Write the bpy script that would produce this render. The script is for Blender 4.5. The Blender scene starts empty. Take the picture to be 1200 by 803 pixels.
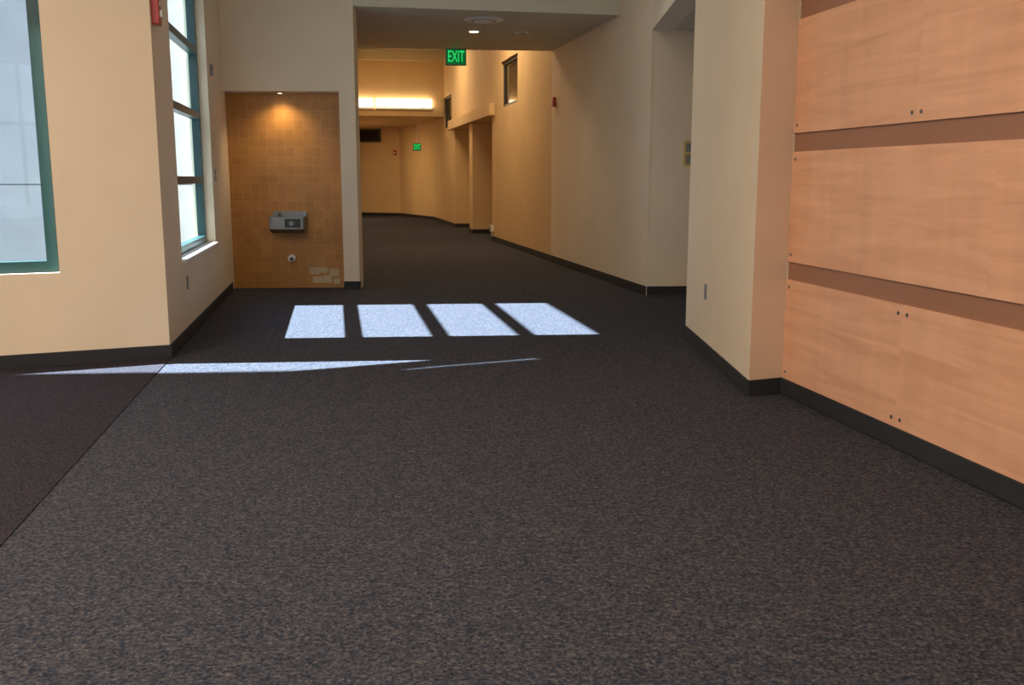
import bpy, bmesh, math
from mathutils import Vector, Matrix
scene = bpy.context.scene
try:
    scene.view_settings.view_transform = 'Standard'
    scene.view_settings.look = 'None'
except Exception as e:
    print(e)

# ---------------------------------------------------------------- materials
def new_mat(name):
    m = bpy.data.materials.new(name); m.use_nodes = True
    nt = m.node_tree
    return m, nt, nt.nodes['Principled BSDF']

def paint(name, col, rough=0.7, var=0.04, bump=0.05, metal=0.0):
    m, nt, b = new_mat(name)
    tc = nt.nodes.new('ShaderNodeTexCoord')
    n = nt.nodes.new('ShaderNodeTexNoise'); n.inputs['Scale'].default_value = 1.3; n.inputs['Detail'].default_value = 3
    nt.links.new(tc.outputs['Object'], n.inputs['Vector'])
    r = nt.nodes.new('ShaderNodeValToRGB')
    r.color_ramp.elements[0].position = .3; r.color_ramp.elements[1].position = .7
    r.color_ramp.elements[0].color = [c*(1-var) for c in col]+[1]
    r.color_ramp.elements[1].color = [min(1, c*(1+var)) for c in col]+[1]
    nt.links.new(n.outputs['Fac'], r.inputs['Fac']); nt.links.new(r.outputs['Color'], b.inputs['Base Color'])
    b.inputs['Roughness'].default_value = rough; b.inputs['Metallic'].default_value = metal
    if bump:
        n2 = nt.nodes.new('ShaderNodeTexNoise'); n2.inputs['Scale'].default_value = 160
        nt.links.new(tc.outputs['Object'], n2.inputs['Vector'])
        bp = nt.nodes.new('ShaderNodeBump'); bp.inputs['Strength'].default_value = bump; bp.inputs['Distance'].default_value = .002
        nt.links.new(n2.outputs['Fac'], bp.inputs['Height']); nt.links.new(bp.outputs['Normal'], b.inputs['Normal'])
    return m

def carpet(name, k=(1,1,1)):
    m, nt, b = new_mat(name)
    tc = nt.nodes.new('ShaderNodeTexCoord')
    n = nt.nodes.new('ShaderNodeTexNoise'); n.inputs['Scale'].default_value = 90; n.inputs['Detail'].default_value = 4; n.inputs['Roughness'].default_value = .75
    nt.links.new(tc.outputs['Object'], n.inputs['Vector'])
    r = nt.nodes.new('ShaderNodeValToRGB'); e = r.color_ramp.elements
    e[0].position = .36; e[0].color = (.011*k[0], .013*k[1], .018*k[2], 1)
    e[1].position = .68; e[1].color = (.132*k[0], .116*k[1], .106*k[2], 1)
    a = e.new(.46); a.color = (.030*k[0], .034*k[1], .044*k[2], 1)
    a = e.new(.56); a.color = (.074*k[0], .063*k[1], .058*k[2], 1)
    nt.links.new(n.outputs['Fac'], r.inputs['Fac'])
    # wavy tuft rows
    w = nt.nodes.new('ShaderNodeTexWave'); w.wave_type='BANDS'; w.bands_direction='Y'
    w.inputs['Scale'].default_value = 9; w.inputs['Distortion'].default_value = 9; w.inputs['Detail'].default_value = 2; w.inputs['Detail Scale'].default_value = 3
    nt.links.new(tc.outputs['Object'], w.inputs['Vector'])
    mr = nt.nodes.new('ShaderNodeMapRange'); mr.inputs['To Min'].default_value = .80; mr.inputs['To Max'].default_value = 1.18
    nt.links.new(w.outputs['Fac'], mr.inputs['Value'])
    mx = nt.nodes.new('ShaderNodeVectorMath'); mx.operation='SCALE'
    nt.links.new(r.outputs['Color'], mx.inputs[0]); nt.links.new(mr.outputs['Result'], mx.inputs['Scale'])
    nt.links.new(mx.outputs['Vector'], b.inputs['Base Color'])
    b.inputs['Roughness'].default_value = .95; b.inputs['Specular IOR Level'].default_value = .15
    bp = nt.nodes.new('ShaderNodeBump'); bp.inputs['Strength'].default_value = .3; bp.inputs['Distance'].default_value = .003
    nt.links.new(n.outputs['Fac'], bp.inputs['Height']); nt.links.new(bp.outputs['Normal'], b.inputs['Normal'])
    return m

def wood(name):
    m, nt, b = new_mat(name)
    tc = nt.nodes.new('ShaderNodeTexCoord'); geo = nt.nodes.new('ShaderNodeNewGeometry')
    mp = nt.nodes.new('ShaderNodeMapping'); mp.inputs['Rotation'].default_value = (0, 0, math.radians(-10.6))
    nt.links.new(tc.outputs['Object'], mp.inputs['Vector'])
    off = nt.nodes.new('ShaderNodeVectorMath'); off.operation='SCALE'; off.inputs[0].default_value=(0, 17, 9)
    nt.links.new(geo.outputs['Random Per Island'], off.inputs['Scale'])
    add = nt.nodes.new('ShaderNodeVectorMath'); add.operation='ADD'
    nt.links.new(mp.outputs['Vector'], add.inputs[0]); nt.links.new(off.outputs['Vector'], add.inputs[1])
    sc = nt.nodes.new('ShaderNodeVectorMath'); sc.operation='MULTIPLY'; sc.inputs[1].default_value=(.5, .7, 9)
    nt.links.new(add.outputs['Vector'], sc.inputs[0])
    n = nt.nodes.new('ShaderNodeTexNoise'); n.inputs['Scale'].default_value=1.6; n.inputs['Detail'].default_value=6; n.inputs['Distortion'].default_value=.8
    nt.links.new(sc.outputs['Vector'], n.inputs['Vector'])
    r = nt.nodes.new('ShaderNodeValToRGB'); e = r.color_ramp.elements
    e[0].position=.3; e[0].color=(.67,.34,.195,1); e[1].position=.72; e[1].color=(.81,.445,.27,1)
    nt.links.new(n.outputs['Fac'], r.inputs['Fac'])
    sc2 = nt.nodes.new('ShaderNodeVectorMath'); sc2.operation='MULTIPLY'; sc2.inputs[1].default_value=(3, 5, .9)
    nt.links.new(add.outputs['Vector'], sc2.inputs[0])
    n2 = nt.nodes.new('ShaderNodeTexNoise'); n2.inputs['Scale'].default_value=1.5; n2.inputs['Detail'].default_value=2
    nt.links.new(sc2.outputs['Vector'], n2.inputs['Vector'])
    mr = nt.nodes.new('ShaderNodeMapRange'); mr.inputs['From Min'].default_value=.3; mr.inputs['From Max'].default_value=.7
    mr.inputs['To Min'].default_value=.95; mr.inputs['To Max'].default_value=1.04
    nt.links.new(n2.outputs['Fac'], mr.inputs['Value'])
    s = nt.nodes.new('ShaderNodeVectorMath'); s.operation='SCALE'
    nt.links.new(r.outputs['Color'], s.inputs[0]); nt.links.new(mr.outputs['Result'], s.inputs['Scale'])
    nt.links.new(s.outputs['Vector'], b.inputs['Base Color'])
    b.inputs['Roughness'].default_value=.42; b.inputs['Specular IOR Level'].default_value=.35
    return m

def tile(name):
    m, nt, b = new_mat(name)
    tc = nt.nodes.new('ShaderNodeTexCoord'); sp = nt.nodes.new('ShaderNodeSeparateXYZ'); cb = nt.nodes.new('ShaderNodeCombineXYZ')
    nt.links.new(tc.outputs['Object'], sp.inputs[0]); nt.links.new(sp.outputs['X'], cb.inputs['X']); nt.links.new(sp.outputs['Z'], cb.inputs['Y'])
    br = nt.nodes.new('ShaderNodeTexBrick'); br.offset=0; br.squash=1
    br.inputs['Scale'].default_value=1; br.inputs['Brick Width'].default_value=.108; br.inputs['Row Height'].default_value=.108
    br.inputs['Mortar Size'].default_value=.003; br.inputs['Bias'].default_value=0
    br.inputs['Color1'].default_value=(.50,.23,.050,1); br.inputs['Color2'].default_value=(.42,.185,.039,1); br.inputs['Mortar'].default_value=(.52,.28,.08,1)
    n = nt.nodes.new('ShaderNodeTexNoise'); n.inputs['Scale'].default_value=2.2; n.inputs['Detail'].default_value=5
    nt.links.new(tc.outputs['Object'], n.inputs['Vector'])
    mr = nt.nodes.new('ShaderNodeMapRange'); mr.inputs['From Min'].default_value=.3; mr.inputs['From Max'].default_value=.7; mr.inputs['To Min'].default_value=.86; mr.inputs['To Max'].default_value=1.12
    nt.links.new(n.outputs['Fac'], mr.inputs['Value'])
    s = nt.nodes.new('ShaderNodeVectorMath'); s.operation='SCALE'
    nt.links.new(cb.outputs[0], br.inputs['Vector']); nt.links.new(br.outputs['Color'], s.inputs[0]); nt.links.new(mr.outputs['Result'], s.inputs['Scale'])
    nt.links.new(s.outputs['Vector'], b.inputs['Base Color'])
    b.inputs['Roughness'].default_value=.45
    return m

def concrete(name):
    m, nt, b = new_mat(name)
    tc = nt.nodes.new('ShaderNodeTexCoord')
    n = nt.nodes.new('ShaderNodeTexNoise'); n.inputs['Scale'].default_value=2.5; n.inputs['Detail'].default_value=8
    nt.links.new(tc.outputs['Object'], n.inputs['Vector'])
    r = nt.nodes.new('ShaderNodeValToRGB'); e=r.color_ramp.elements
    e[0].position=.3; e[0].color=(.29,.29,.295,1); e[1].position=.7; e[1].color=(.33,.33,.335,1)
    nt.links.new(n.outputs['Fac'], r.inputs['Fac']); nt.links.new(r.outputs['Color'], b.inputs['Base Color'])
    b.inputs['Roughness'].default_value=.9
    return m

def emis(name, col, st):
    m, nt, b = new_mat(name)
    b.inputs['Base Color'].default_value=(*col,1); b.inputs['Emission Color'].default_value=(*col,1); b.inputs['Emission Strength'].default_value=st
    return m

def glass(name):
    m = bpy.data.materials.new(name); m.use_nodes=True; nt=m.node_tree; nt.nodes.clear()
    o=nt.nodes.new('ShaderNodeOutputMaterial'); mx=nt.nodes.new('ShaderNodeMixShader'); t=nt.nodes.new('ShaderNodeBsdfTransparent'); g=nt.nodes.new('ShaderNodeBsdfGlossy')
    t.inputs['Color'].default_value=(.93,.96,.98,1); g.inputs['Roughness'].default_value=.02; mx.inputs['Fac'].default_value=.015
    nt.links.new(t.outputs[0],mx.inputs[1]); nt.links.new(g.outputs[0],mx.inputs[2]); nt.links.new(mx.outputs[0],o.inputs['Surface'])
    return m

CREAM=paint('cream_wall_paint',(.79,.64,.46))
PEACH=paint('peach_wall_face',(.72,.52,.345))  # darker peach colour for the right corner's narrow end face
OUTER=paint('dark_outer_face',(.20,.20,.20),.9)  # unseen outer wall faces, made dark to cut sunlight bouncing outside
GOLD=paint('golden_wall_paint',(.68,.48,.25))
WHITE=paint('ceiling_paint',(.60,.535,.40))
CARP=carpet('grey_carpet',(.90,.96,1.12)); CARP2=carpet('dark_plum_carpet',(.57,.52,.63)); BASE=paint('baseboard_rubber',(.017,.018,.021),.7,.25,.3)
WOOD=wood('maple_veneer'); BROWN=paint('brown_batten',(.32,.15,.085),.5)
TILE=tile('amber_tile'); CONC=concrete('concrete_panel'); JOINT=paint('concrete_joint',(.16,.17,.18))
TEAL=paint('teal_window_frame',(.018,.060,.060),.35,.03,0)
STEEL=paint('stainless_steel',(.27,.265,.255),.42,.05,0,1.0); DARK=paint('dark_metal',(.05,.045,.04),.4,.05,0)
RED=paint('red_plastic',(.45,.03,.02),.35,.03,0); GREYP=paint('grey_plastic',(.22,.21,.19),.4,.03,0); WHT=paint('white_plastic',(.8,.78,.72),.4,.02,0)
GLASS=glass('window_glass'); DGLASS=paint('dark_glass',(.02,.018,.016),.08,.02,0)
DOORM=paint('door_veneer',(.55,.34,.16),.45); BRASS=paint('brass',(.6,.42,.15),.35,.05,0)
MORT=paint('pale_mortar',(.56,.42,.25),.9,.15,.3)
WARMLENS=emis('warm_lens',(1,.80,.5),6); GREEN=emis('green_letters',(.03,1,.22),.7); GREENF=emis('green_sign_face',(.0,.16,.035),.5)
GROUND=paint('outdoor_ground',(.12,.12,.11),.95)

# ---------------------------------------------------------------- mesh helpers
class Frame:
    """wall frame: s along wall, y outward(+)/into room(-), z up"""
    def __init__(s,p0,p1,out):   # out=+1 left of direction, -1 right
        s.p=Vector((p0[0],p0[1])); d=Vector((p1[0]-p0[0],p1[1]-p0[1])); s.L=d.length; s.d=d.normalized()
        s.o=Vector((-s.d.y,s.d.x))*out
    def __call__(s,a,y,z):
        q=s.p+s.d*a+s.o*y
        return Vector((q.x,q.y,z))
ID=lambda a,y,z: Vector((a,y,z))

class MB:
    def __init__(s,name,mats):
        s.n=name; s.m=mats; s.bm=bmesh.new()
    def box(s,F,x0,x1,y0,y1,z0,z1,mi=0,mo=None):
        v=[s.bm.verts.new(F(x,y,z)) for x in (x0,x1) for y in (y0,y1) for z in (z0,z1)]
        for i,q in enumerate(((0,1,3,2),(4,6,7,5),(0,4,5,1),(2,3,7,6),(0,2,6,4),(1,5,7,3))):
            f=s.bm.faces.new([v[j] for j in q]); f.material_index=(mo if (i==3 and mo is not None) else mi)
        return s
    def prism(s,pts,z0,z1,mi=0,special=None):
        a=[s.bm.verts.new((x,y,z0)) for x,y in pts]; b=[s.bm.verts.new((x,y,z1)) for x,y in pts]; n=len(pts)
        s.bm.faces.new(a).material_index=mi; s.bm.faces.new(b).material_index=mi
        for i in range(n): s.bm.faces.new([a[i],a[(i+1)%n],b[(i+1)%n],b[i]]).material_index=(special[1] if special and special[0]==i else mi)
        return s
    def cyl(s,F,c,axis,r0,r1,h,mi=0,n=20):
        ra=[];rb=[]
        for i in range(n):
            t=2*math.pi*i/n; cs,sn=math.cos(t),math.sin(t)
            for lst,r,k in ((ra,r0,0),(rb,r1,h)):
                if axis=='y': p=(c[0]+r*cs,c[1]+k,c[2]+r*sn)
                elif axis=='z': p=(c[0]+r*cs,c[1]+r*sn,c[2]+k)
                else: p=(c[0]+k,c[1]+r*cs,c[2]+r*sn)
                lst.append(s.bm.verts.new(F(*p)))
        s.bm.faces.new(ra).material_index=mi; s.bm.faces.new(rb).material_index=mi
        for i in range(n): s.bm.faces.new([ra[i],ra[(i+1)%n],rb[(i+1)%n],rb[i]]).material_index=mi
        return s
    def wall(s,F,s0,s1,th,z0,z1,ops=(),mi=0,mo=None):
        xs=sorted({s0,s1,*[o[0] for o in ops],*[o[1] for o in ops]}); zs=sorted({z0,z1,*[o[2] for o in ops],*[o[3] for o in ops]})
        for i in range(len(xs)-1):
            for j in range(len(zs)-1):
                cx=(xs[i]+xs[i+1])/2; cz=(zs[j]+zs[j+1])/2
                if any(o[0]<cx<o[1] and o[2]<cz<o[3] for o in ops): continue
                s.box(F,xs[i],xs[i+1],0,th,zs[j],zs[j+1],mi,mo)
        return s
    def done(s,bevel=0,parent=None):
        bmesh.ops.recalc_face_normals(s.bm,faces=s.bm.faces)
        vs=[v.co for v in s.bm.verts]; c=Vector([(min(v[i] for v in vs)+max(v[i] for v in vs))/2 for i in range(3)])
        bmesh.ops.translate(s.bm,verts=s.bm.verts,vec=-c)
        me=bpy.data.meshes.new(s.n); s.bm.to_mesh(me); s.bm.free()
        for m in s.m: me.materials.append(m)
        o=bpy.data.objects.new(s.n,me); o.location=c; scene.collection.objects.link(o)
        if bevel:
            b=o.modifiers.new('bevel','BEVEL'); b.width=bevel; b.segments=2; b.limit_method='ANGLE'
        if parent:
            o.parent=parent; o.matrix_parent_inverse=Matrix.Translation(-parent.location)
        return o

# ---------------------------------------------------------------- plan
B=(-2.591,7.195); C=(-3.46,12.01)
FA=Frame(B,(-7.2,5.181),-1)          # front-left wall
FL=Frame(B,C,1)                       # left window wall
CD=Vector((-.1961,.9806))
D=(-1.86,11.75)
FN=Frame((-3.42,11.67),(-1.86,11.75),1)
PW=.19
Fp=(1.564,11.19)
FR=Frame(Fp,(Fp[0]+CD.x*10,Fp[1]+CD.y*10),-1)
FCL=Frame(D,(D[0]+CD.x*10,D[1]+CD.y*10),1)
WD=(1.709,5.989)
FW=Frame(WD,(WD[0]+.187*9.2,WD[1]-9.2),1)
H=4.6

# floor
floor=MB('floor',[CARP]).prism([(-7.3,-6),(5,-6),(5,12.6),(1.9,12.6),(-2.0,32.5),(-3.5,35.4),(-8,37.5),(-8,36),(-3.0,14),(-2.2,12.3),(-3.75,12.3),(-2.8,7.25),(-7.3,5.3)],-.1,0).done()
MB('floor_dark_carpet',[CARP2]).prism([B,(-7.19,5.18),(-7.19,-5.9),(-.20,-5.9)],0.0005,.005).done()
MB('ground_outside',[GROUND]).box(ID,-40,40,-40,60,-.3,-.12).done()

# walls
o1=[(.716,3.3,.68,3.56)]
MB('wall_front_left',[CREAM,OUTER]).wall(FA,0.0,FA.L+.2,.2,0,H,o1,0,1).done()
o2=[(.818,3.135,.68,3.28)]
MB('wall_left',[CREAM,OUTER]).wall(FL,0,FL.L+.1,.2,0,H,o2,0,1).done()
MB('wall_niche',[CREAM]).wall(FN,-.25,FN.L,.26,0,H,[(-.02,FN.L-PW,0,2.36)]).box(FN,-.3,FN.L,.27,.42,0,H).done()
MB('wall_corridor_left',[CREAM]).wall(FCL,.3,27.5,.2,0,5.1).done()
MB('wall_corner_right',[CREAM,PEACH]).prism([(1.479,5.892),WD,(1.85,6.03),(4.6,6.03),(4.6,8.19),(1.491,8.19)],0,H,0,(0,1)).done()
MB('wall_alcove_header',[CREAM]).prism([(1.491,8.19),(1.75,8.19),(1.8,11.19),(1.564,11.19)],2.98,H).done()
MB('wall_alcove_far',[CREAM]).prism([(1.60,11.19),(4.6,11.4),(4.6,11.7),(1.60,11.5)],0,H).done()
MB('wall_alcove_back',[CREAM]).box(ID,4.4,4.6,8.19,11.4,0,H).done()
MB('ceiling_alcove',[WHITE]).prism([(1.75,8.19),(4.4,8.19),(4.4,11.38),(1.8,11.2)],2.98,3.1).done()
MB('wall_right_wood_backing',[CREAM]).wall(Frame((WD[0]+.06,WD[1]),(WD[0]+.06+.187*9.2,WD[1]-9.2),1),-.02,12.3,.2,0,H).done()
MB('wall_west',[CREAM]).box(ID,-7.4,-7.2,-6,5.3,0,H).done()
FBk=Frame((-7.2,-6),(5,-6),-1)
ob=[(1.0,3.6,.5,3.6),(4.2,6.8,.5,3.6),(7.4,10.0,.5,3.6)]
MB('wall_back',[CREAM]).wall(FBk,-.2,12.2,.2,0,H,ob).done()
S1=4.73
MB('wall_corridor_right',[CREAM]).wall(FR,0,S1,.25,0,5.1).done()
rec=[(10.16,12.86,0,2.65),(13.37,15.92,0,2.65),(7.45,9.09,2.75,3.64),(16.5,18.2,2.75,3.64)]
MB('wall_corridor_right_gold',[GOLD]).wall(FR,S1,20.72,.6,0,5.1,rec).box(FR,9.5,16.5,.6,.75,0,3.0).done()
E1=FR(20.72,0,0)
FF1=Frame((E1.x+.02,E1.y),(-4.0,35.0),-1); FF2=Frame((-4.0,35.0),(-8.0,36.7),-1)
MB('wall_far_right',[GOLD]).wall(FF1,-.3,FF1.L,.2,0,3.4).done()
MB('wall_far_left',[GOLD]).wall(FF2,0,FF2.L,.2,0,3.4).done()

# ceilings
MB('ceiling_main',[WHITE]).prism([(-7.3,-6.1),(5,-6.1),(5,12.7),(1.2,12.6),(-2.0,12.0),(-3.7,11.95),(-2.75,7.35),(-7.3,5.4)],H,H+.2).done()
SZ=3.33
MB('ceiling_soffit',[WHITE]).prism([(-1.87,11.76),(1.42,12.42),(.70,15.83),(-2.78,15.47)],SZ,5.0).done()
MB('ceiling_corridor_high',[WHITE]).prism([(-2.9,15.3),(1.0,15.7),(-1.6,29.6),(-6.2,29.6)],4.96,5.15).done()
sf=FR(18.1,0,0)
LZ=3.12
FS=Frame((sf.x,sf.y),(sf.x-4.4,sf.y-.88),-1)
MB('ceiling_corridor_low',[GOLD]).prism([(FS(0,0,0).x,FS(0,0,0).y),(FS(4.3,0,0).x,FS(4.3,0,0).y),(-8.2,37.2),(-3.6,36.2),(-2.1,31.6)],LZ,5.1).done()
MB('trim_soffit_beam',[WHITE]).box(FS,0,4.3,-.12,0,4.68,4.95).done()
MB('trim_door_canopy',[GOLD]).box(FR,9.8,16.45,-.12,.0,2.65,2.90).done(.01)

# baseboards
BH=.105
def bb(name,F,a,b): MB(name,[BASE]).box(F,a,b,-.014,.0,0.004,BH).done(.003)
bb('baseboard_front_left',FA,-.012,FA.L); bb('baseboard_left',FL,-.012,FL.L-.38)
bb('baseboard_niche',FN,FN.L-PW,FN.L+.012); bb('baseboard_corridor_right',FR,0,10.16)
bb('baseboard_corridor_pier',FR,12.86,13.37); bb('baseboard_corridor_right_far',FR,15.92,20.72)
bb('baseboard_far_right',FF1,0,FF1.L); bb('baseboard_far_left',FF2,0,FF2.L)
FC=Frame((1.491,8.19),(1.479,5.892),1); FC2=Frame((1.479,5.892),WD,1)
bb('baseboard_corner',FC,-.01,FC.L+.012); bb('baseboard_corner_end',FC2,-.012,FC2.L-.005)
bb('baseboard_wood',FW,.0,12.0); FAl=Frame((1.60,11.19),(4.6,11.4),1); bb('baseboard_alcove',FAl,-.03,2.9)
for a in (12.86,15.92):
    MB('baseboard_recess',[BASE]).box(FR,a-.014,a,0,.6,.004,BH).done()

# windows
def window(name,F,s0,s1,z0,z1,y0,y1,hs=(),vs=(),fw=.06,g=GLASS,fm=TEAL,hh=.035):
    m=MB(name,[fm,g])
    m.box(F,s0,s0+fw,y0,y1,z0,z1).box(F,s1-fw,s1,y0,y1,z0,z1).box(F,s0+fw,s1-fw,y0,y1,z0,z0+fw).box(F,s0+fw,s1-fw,y0,y1,z1-fw,z1)
    for h in hs: m.box(F,s0+fw,s1-fw,y0,y1,h-hh,h+hh)
    for v in vs: m.box(F,v-.03,v+.03,y0,y1,z0+fw,z1-fw)
    ym=(y0+y1)/2; m.box(F,s0+fw,s1-fw,ym-.003,ym+.003,z0+fw,z1-fw,1)
    return m.done()
window('window_1',FA,.716,3.3,.68,3.56,.06,.15,(2.93,),(2.3,),.08,hh=.22)  # unseen transom and raised head shaped to split the floor sun streak
window('window_2',FL,.818,3.135,.68,3.28,.09,.17,(1.33,1.98,2.63),(),.07)
MB('trim_window_sill',[WHT]).box(FL,.80,3.16,-.03,.09,.655,.682).done(.004)
window('window_3',FR,7.45,9.09,2.75,3.64,.05,.12,(),(),.06,DGLASS,DARK)
window('window_4',FR,16.5,18.2,2.75,3.64,.05,.12,(),(),.06,DGLASS,DARK)
for i,o in enumerate(ob): window('window_%d'%(5+i),FBk,o[0],o[1],o[2],o[3],.05,.13,(2.4,),((o[0]+o[1])/2,),.06)
window('window_8',FF2,.75,1.95,2.62,3.08,-.07,-.005,(),(),.05,DGLASS,DARK)

# doors in recess
def door(name,a,b):
    m=MB(name,[DOORM,DARK,STEEL])
    m.box(FR,a+.05,b-.05,.555,.59,.01,2.15).box(FR,a,a+.05,.54,.6,0,2.2,1).box(FR,b-.05,b,.54,.6,0,2.2,1).box(FR,a,b,.54,.6,2.15,2.2,1)
    m.cyl(FR,(a+.14,.50,1.02),'y',.028,.028,.06,2).box(FR,a+.12,a+.25,.49,.51,1.0,1.03,2)
    m.done()
door('door_1',11.2,12.3); door('door_2',14.1,15.2)

# wood panelling : bottom/third rows share seams, the middle row is staggered
m=MB('wood_wall_panelling',[WOOD,BROWN,STEEL])
rows=[(BH+.0,.728),(.839,1.506),(1.617,2.279),(2.39,3.05),(3.16,3.82),(3.93,4.58)]
SA=[0.004,1.262,2.52,3.78,5.04,6.30,7.56,8.82,10.08]; SB=[0.004,1.87,3.13,4.39,5.65,6.91,8.17,10.08]
for k,(z0,z1) in enumerate(rows):
    seams=SB if k%2 else SA
    for i in range(len(seams)-1):
        a,b=seams[i]+.0002,seams[i+1]-.0002
        m.box(FW,a,b,0,.02,z0,z1,0)
        for bx in (a+.04,b-.035):
            if k%2 and bx>.1: continue
            for bz in (z0+.045,z1-.045):
                if i==0 and bx<.1 and bz>z0+.1 and k==2: continue
                m.cyl(FW,(bx,-.004,bz),'y',.009,.011,.006,2,12)
m.box(FW,0,10.08,.012,.055,.0,4.6,1)
m.done()

# concrete exterior facade seen through the windows
FX=Frame((-3.62,12.25),(-16,11.25),-1)
m=MB('exterior_concrete_facade',[CONC,JOINT]); m.box(FX,0,FX.L,.01,.4,-.2,7)
zs=[-.2,1.27,3.9,5.9,7]; xs=[0,6,9,FX.L]
for i in range(4):
    for j in range(3): m.box(FX,xs[j]+.008,xs[j+1]-.008,-.03,.01,zs[i]+.008,zs[i+1]-.008,0)
m.box(FX,0,FX.L,-.012,.01,-.2,6.9,1); m.done()
MB('exterior_sun_blocker',[CONC]).prism([(-14,-6),(-9,-6),(-9,6.12),(-14,5.7)],-.2,9.5).box(ID,-14.1,-8.9,-6,-5.8,9.5,9.7).done()  # unseen mass added to block the sun down to a thin floor streak

# niche tile + drinking fountain
NB=.25
MB('niche_tile_panel',[TILE]).box(FN,-.015,FN.L-PW-.002,NB,.268,.0,2.355).done()
fx=.71
m=MB('drinking_fountain',[STEEL,DARK])
def quadbox(m,F,lo,hi,mi=0):
    v=[]
    for (x0,x1,y0,y1,z) in (lo,hi):
        v+= [m.bm.verts.new(F(x0,y0,z)),m.bm.verts.new(F(x1,y0,z)),m.bm.verts.new(F(x1,y1,z)),m.bm.verts.new(F(x0,y1,z))]
    for q in ((0,3,2,1),(4,5,6,7),(0,1,5,4),(1,2,6,5),(2,3,7,6),(3,0,4,7)): m.bm.faces.new([v[i] for i in q]).material_index=mi
WB=NB-.001
quadbox(m,FN,(fx-.195,fx+.195,.03,WB,.69),(fx-.205,fx+.205,-.06,WB,.74))
m.box(FN,fx-.205,fx+.205,-.06,-.04,.74,.885).box(FN,fx-.205,fx-.185,-.06,WB,.74,.885).box(FN,fx+.185,fx+.205,-.06,WB,.74,.885)
m.box(FN,fx-.185,fx+.185,-.04,WB,.74,.80)
m.box(FN,fx-.205,fx+.205,.19,WB,.80,.945)
m.box(FN,fx-.02,fx+.17,-.064,-.058,.76,.865,1)
m.cyl(FN,(fx,.06,.802),'z',.03,.03,.004,1); m.cyl(FN,(fx-.12,.15,.80),'z',.014,.012,.12,0).cyl(FN,(fx-.12,.07,.92),'y',.012,.012,.09,0)
m.cyl(FN,(fx+.06,-.085,.81),'y',.028,.03,.025,0)
m.done(.004)
m=MB('pipe_stub',[WHT,DARK]).cyl(FN,(fx,.20,.37),'y',.045,.045,.049,0).cyl(FN,(fx,.12,.37),'y',.03,.03,.1,0).cyl(FN,(fx+.01,.10,.37),'y',.018,.022,.03,1); m.done(.003)
m=MB('mortar_patch',[MORT])
for i,(x,z,w,h) in enumerate([(.98,.19,.12,.09),(1.09,.2,.11,.07),(1.22,.17,.12,.10),(1.02,.08,.13,.08),(1.14,.09,.10,.10),(1.25,.06,.08,.07)]):
    m.box(FN,x-w/2,x+w/2,NB-.004,NB-.0005,z-h/2+.02,z+h/2+.02)
m.done(.001)
m=MB('niche_downlight',[DARK,WARMLENS]).cyl(FN,(fx-.05,.13,2.345),'z',.045,.045,.015,0).cyl(FN,(fx-.05,.13,2.343),'z',.025,.025,.004,1); dl=m.done()

# small wall devices
def outlet(F,s,z,mat=GREYP,name='power_outlet'):
    m=MB(name,[mat,DARK]); m.box(F,s-.036,s+.036,-.008,0,z-.058,z+.058)
    for k in (-.022,.022):
        m.box(F,s-.017,s+.017,-.011,-.006,z+k-.014,z+k+.014)
        m.box(F,s-.009,s-.006,-.0115,-.01,z+k-.006,z+k+.006,1).box(F,s+.006,s+.009,-.0115,-.01,z+k-.006,z+k+.006,1)
    m.done(.001)
outlet(FL,1.01,.47); outlet(FC,8.19-7.35,.49)
m=MB('fire_alarm_strobe',[RED,WHT]).box(FL,.06,.19,-.05,0,2.45,2.64).box(FL,.09,.16,-.07,-.05,2.5,2.55,1).cyl(FL,(.125,-.056,2.6),'y',.02,.02,.01,1); m.done(.004)
m=MB('fire_alarm_strobe',[RED,WHT]).box(FR,4.45,4.57,-.05,0,2.46,2.60).box(FR,4.48,4.54,-.065,-.05,2.49,2.53,1); m.done(.004)
m=MB('thermostat',[GREYP,DARK]).box(FL,3.36,3.43,-.03,0,2.42,2.53).box(FL,3.37,3.42,-.032,-.03,2.48,2.51,1); m.done(.003)
m=MB('light_switch',[GREYP,WHT]).box(FL,3.34,3.42,-.008,0,1.32,1.44).box(FL,3.37,3.39,-.02,-.006,1.36,1.40,1); m.done(.002)
m=MB('fire_alarm_pull',[RED,WHT]).box(FF2,.12,.24,-.05,0,2.15,2.32).box(FF2,.14,.22,-.06,-.05,2.2,2.25,1); m.done(.004)
m=MB('room_sign',[BRASS,GREYP]).box(FAl,.36,.50,-.01,0,1.48,1.77).box(FAl,.385,.475,-.013,-.008,1.51,1.61,1).box(FAl,.385,.475,-.013,-.008,1.64,1.74,1); m.done(.001)
m=MB('wall_junction_box',[WHT,GREYP]).box(FR,9.98,10.1,-.07,0,.20,.34).box(FR,10.0,10.08,-.09,-.07,.23,.31,1).box(FR,10.02,10.05,-.05,-.02,.1,.2,0); m.done(.004)
MB('ceiling_air_diffuser',[WHT,DARK]).cyl(ID,(-.36,12.75,SZ-.02),'z',.20,.26,.02,0,32).cyl(ID,(-.36,12.75,SZ-.035),'z',.10,.14,.018,0,32).cyl(ID,(-.36,12.75,SZ-.022),'z',.15,.16,.003,1,32).done()
rdl=None
for x,y in ((-.52,13.7),(.14,13.85)):
    q=MB('recessed_downlight',[WHT,WARMLENS if x<0 else GREYP]).cyl(ID,(x,y,SZ-.012),'z',.09,.10,.012,0,28).cyl(ID,(x,y,SZ-.016),'z',.06,.06,.006,1,24).done()
    rdl=rdl or q

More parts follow.
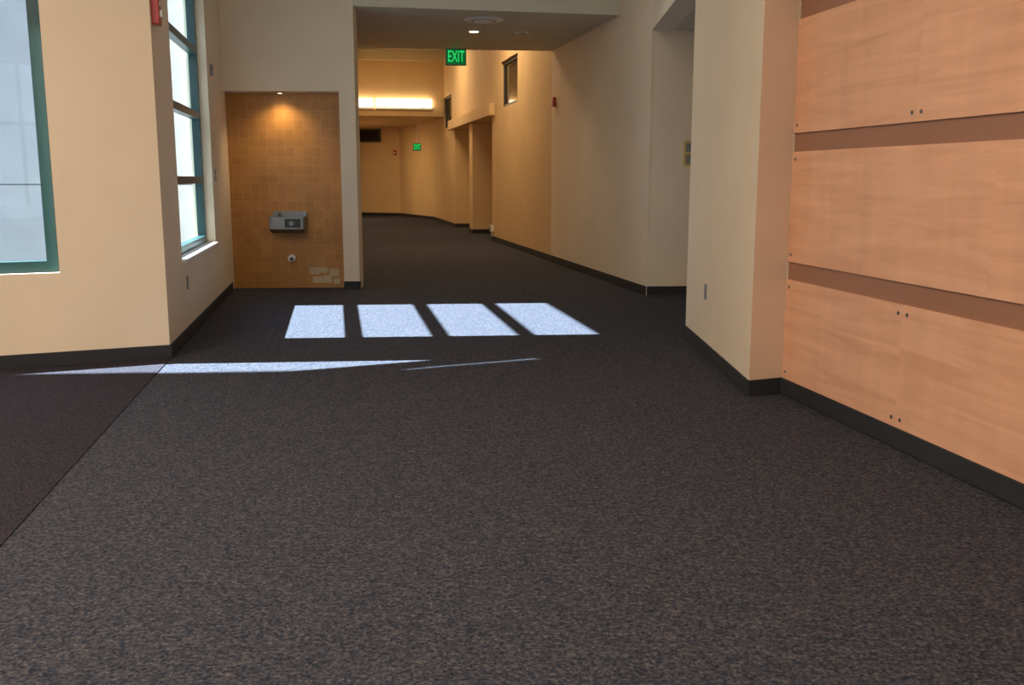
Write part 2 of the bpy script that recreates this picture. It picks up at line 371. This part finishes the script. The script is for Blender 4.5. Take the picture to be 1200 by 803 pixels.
# exit signs
def exit_sign(loc,w,h,rz,hang):
    e=bpy.data.objects.new('exit_sign',None); scene.collection.objects.link(e); e.location=loc; e.rotation_euler=(0,0,rz); e.empty_display_size=.1
    def part(n,mats,fn):
        mb=MB(n,mats); fn(mb); o=mb.done(.004); o.parent=e; return o
    part('housing',[GREYP,GREENF],lambda b:(b.box(ID,-w/2,w/2,-.02,.03,-h,0,0),b.box(ID,-w/2+.012,w/2-.012,-.024,-.018,-h+.012,-.012,1)))
    if hang: part('canopy_mount',[WHT],lambda b:(b.box(ID,-.06 if hang<.1 else -.012,.06 if hang<.1 else .012,-.01,.014,0,hang)))
    c=bpy.data.curves.new('exit_text','FONT'); c.body='EXIT'; c.size=h*.95; c.align_x='CENTER'; c.align_y='CENTER'; c.extrude=.002; c.offset=0
    t=bpy.data.objects.new('exit_letters',c); scene.collection.objects.link(t); t.parent=e; t.location=(0,-.028,-h/2); t.rotation_euler=(math.pi/2,0,0); t.scale=(.95*w/(h*2.3),1,1)
    c.materials.append(GREEN)
exit_sign((-.86,15.3,SZ-.03),.32,.25,math.radians(9),.03)
g=FF1(.6,-.25,2.42); exit_sign((g.x-.12,g.y-.2,2.45),.26,.24,math.radians(20),.67)

# cove fluorescent fixture on far soffit
m=MB('fluorescent_wall_light',[WHT,WARMLENS])
for a,b in ((.35,2.0),(2.05,3.9)):
    m.box(FS,a,b,-.10,0,3.30,3.36,0).box(FS,a+.02,b-.02,-.12,-.03,3.36,3.60,1)
m.done(.004)

# ---------------------------------------------------------------- lights
def area(name,loc,sx,sy,power,col,rot=(0,0,0),spread=math.pi):
    l=bpy.data.lights.new(name,'AREA'); l.shape='RECTANGLE'; l.size=sx; l.size_y=sy; l.energy=power; l.color=col; l.spread=spread
    o=bpy.data.objects.new(name,l); scene.collection.objects.link(o); o.location=loc; o.rotation_euler=rot; return o
def fill_panel(x,y,z,sx,sy,power,col):
    m=MB('ceiling_fill_panel',[WHT]); t=.04
    m.box(ID,x-sx/2-t,x+sx/2+t,y-sy/2-t,y-sy/2,z-.05,z).box(ID,x-sx/2-t,x+sx/2+t,y+sy/2,y+sy/2+t,z-.05,z).box(ID,x-sx/2-t,x-sx/2,y-sy/2,y+sy/2,z-.05,z).box(ID,x+sx/2,x+sx/2+t,y-sy/2,y+sy/2,z-.05,z)
    m.box(ID,x-sx/2,x+sx/2,y-sy/2,y+sy/2,z-.01,z)
    p=m.done()
    o=area('fill_lamp',(x,y,z-.03),sx,sy,power,col); o.parent=p; o.matrix_parent_inverse=Matrix.Translation(-p.location)
def spot(name,loc,power,col,ang,parent,size=.05):
    l=bpy.data.lights.new(name,'SPOT'); l.energy=power; l.spot_size=math.radians(ang); l.spot_blend=1; l.color=col; l.shadow_soft_size=size
    o=bpy.data.objects.new(name,l); scene.collection.objects.link(o); o.location=loc; o.parent=parent; o.matrix_parent_inverse=Matrix.Translation(-parent.location)
WARM=(1,.86,.70)
for x,y,p in ((-4.2,2.6,188),(-1.2,2.6,100),(-4.2,-1.5,150),(-1.2,-1.5,122)): fill_panel(x,y,H,1.2,1.2,p,WARM)  # unseen ceiling panels added as warm fill for the main room
fill_panel(-1.0,18.5,4.96,1.2,1.2,98,(1,.74,.45)); fill_panel(-2.6,25,4.96,1.2,1.2,85,(1,.74,.45)); fill_panel(-5.35,31.6,LZ,.4,1.2,62,(1,.74,.45))  # last panel is hidden from view, added to brighten the far wall
fill_panel(-.2,9.2,H,1.0,1.0,12,(1,.97,.92))  # unseen weak panel added to lift the middle of the hall
spot('niche_spot',FN(fx-.05,.06,2.33),27,(1,.76,.46),135,dl,.06)
spot('corridor_spot',(-.52,13.7,SZ-.03),34,(1,.88,.70),140,rdl,.06)
s=bpy.data.lights.new('sun','SUN'); s.energy=70; s.angle=math.radians(.6); s.color=(.76,.90,1)
so=bpy.data.objects.new('sun',s); scene.collection.objects.link(so); so.rotation_euler=Vector((1,.08,-.875)).to_track_quat('-Z','Y').to_euler(); so.location=(-20,5,20)

w=bpy.data.worlds.new('sky'); scene.world=w; w.use_nodes=True; nt=w.node_tree; bg=nt.nodes['Background']
tc=nt.nodes.new('ShaderNodeTexCoord'); sp=nt.nodes.new('ShaderNodeSeparateXYZ'); rp=nt.nodes.new('ShaderNodeValToRGB')
nt.links.new(tc.outputs['Generated'],sp.inputs[0]); nt.links.new(sp.outputs['Z'],rp.inputs['Fac']); nt.links.new(rp.outputs['Color'],bg.inputs['Color'])
rp.color_ramp.elements[0].color=(.82,.90,1,1); rp.color_ramp.elements[1].color=(.42,.62,1,1); bg.inputs['Strength'].default_value=2.7

# ---------------------------------------------------------------- camera
cd=bpy.data.cameras.new('camera'); cam=bpy.data.objects.new('camera',cd); scene.collection.objects.link(cam)
cd.sensor_width=36; cd.lens=33.9; cam.location=(0,0,1.35); cam.rotation_euler=(math.radians(90-9.69),0,0); scene.camera=cam
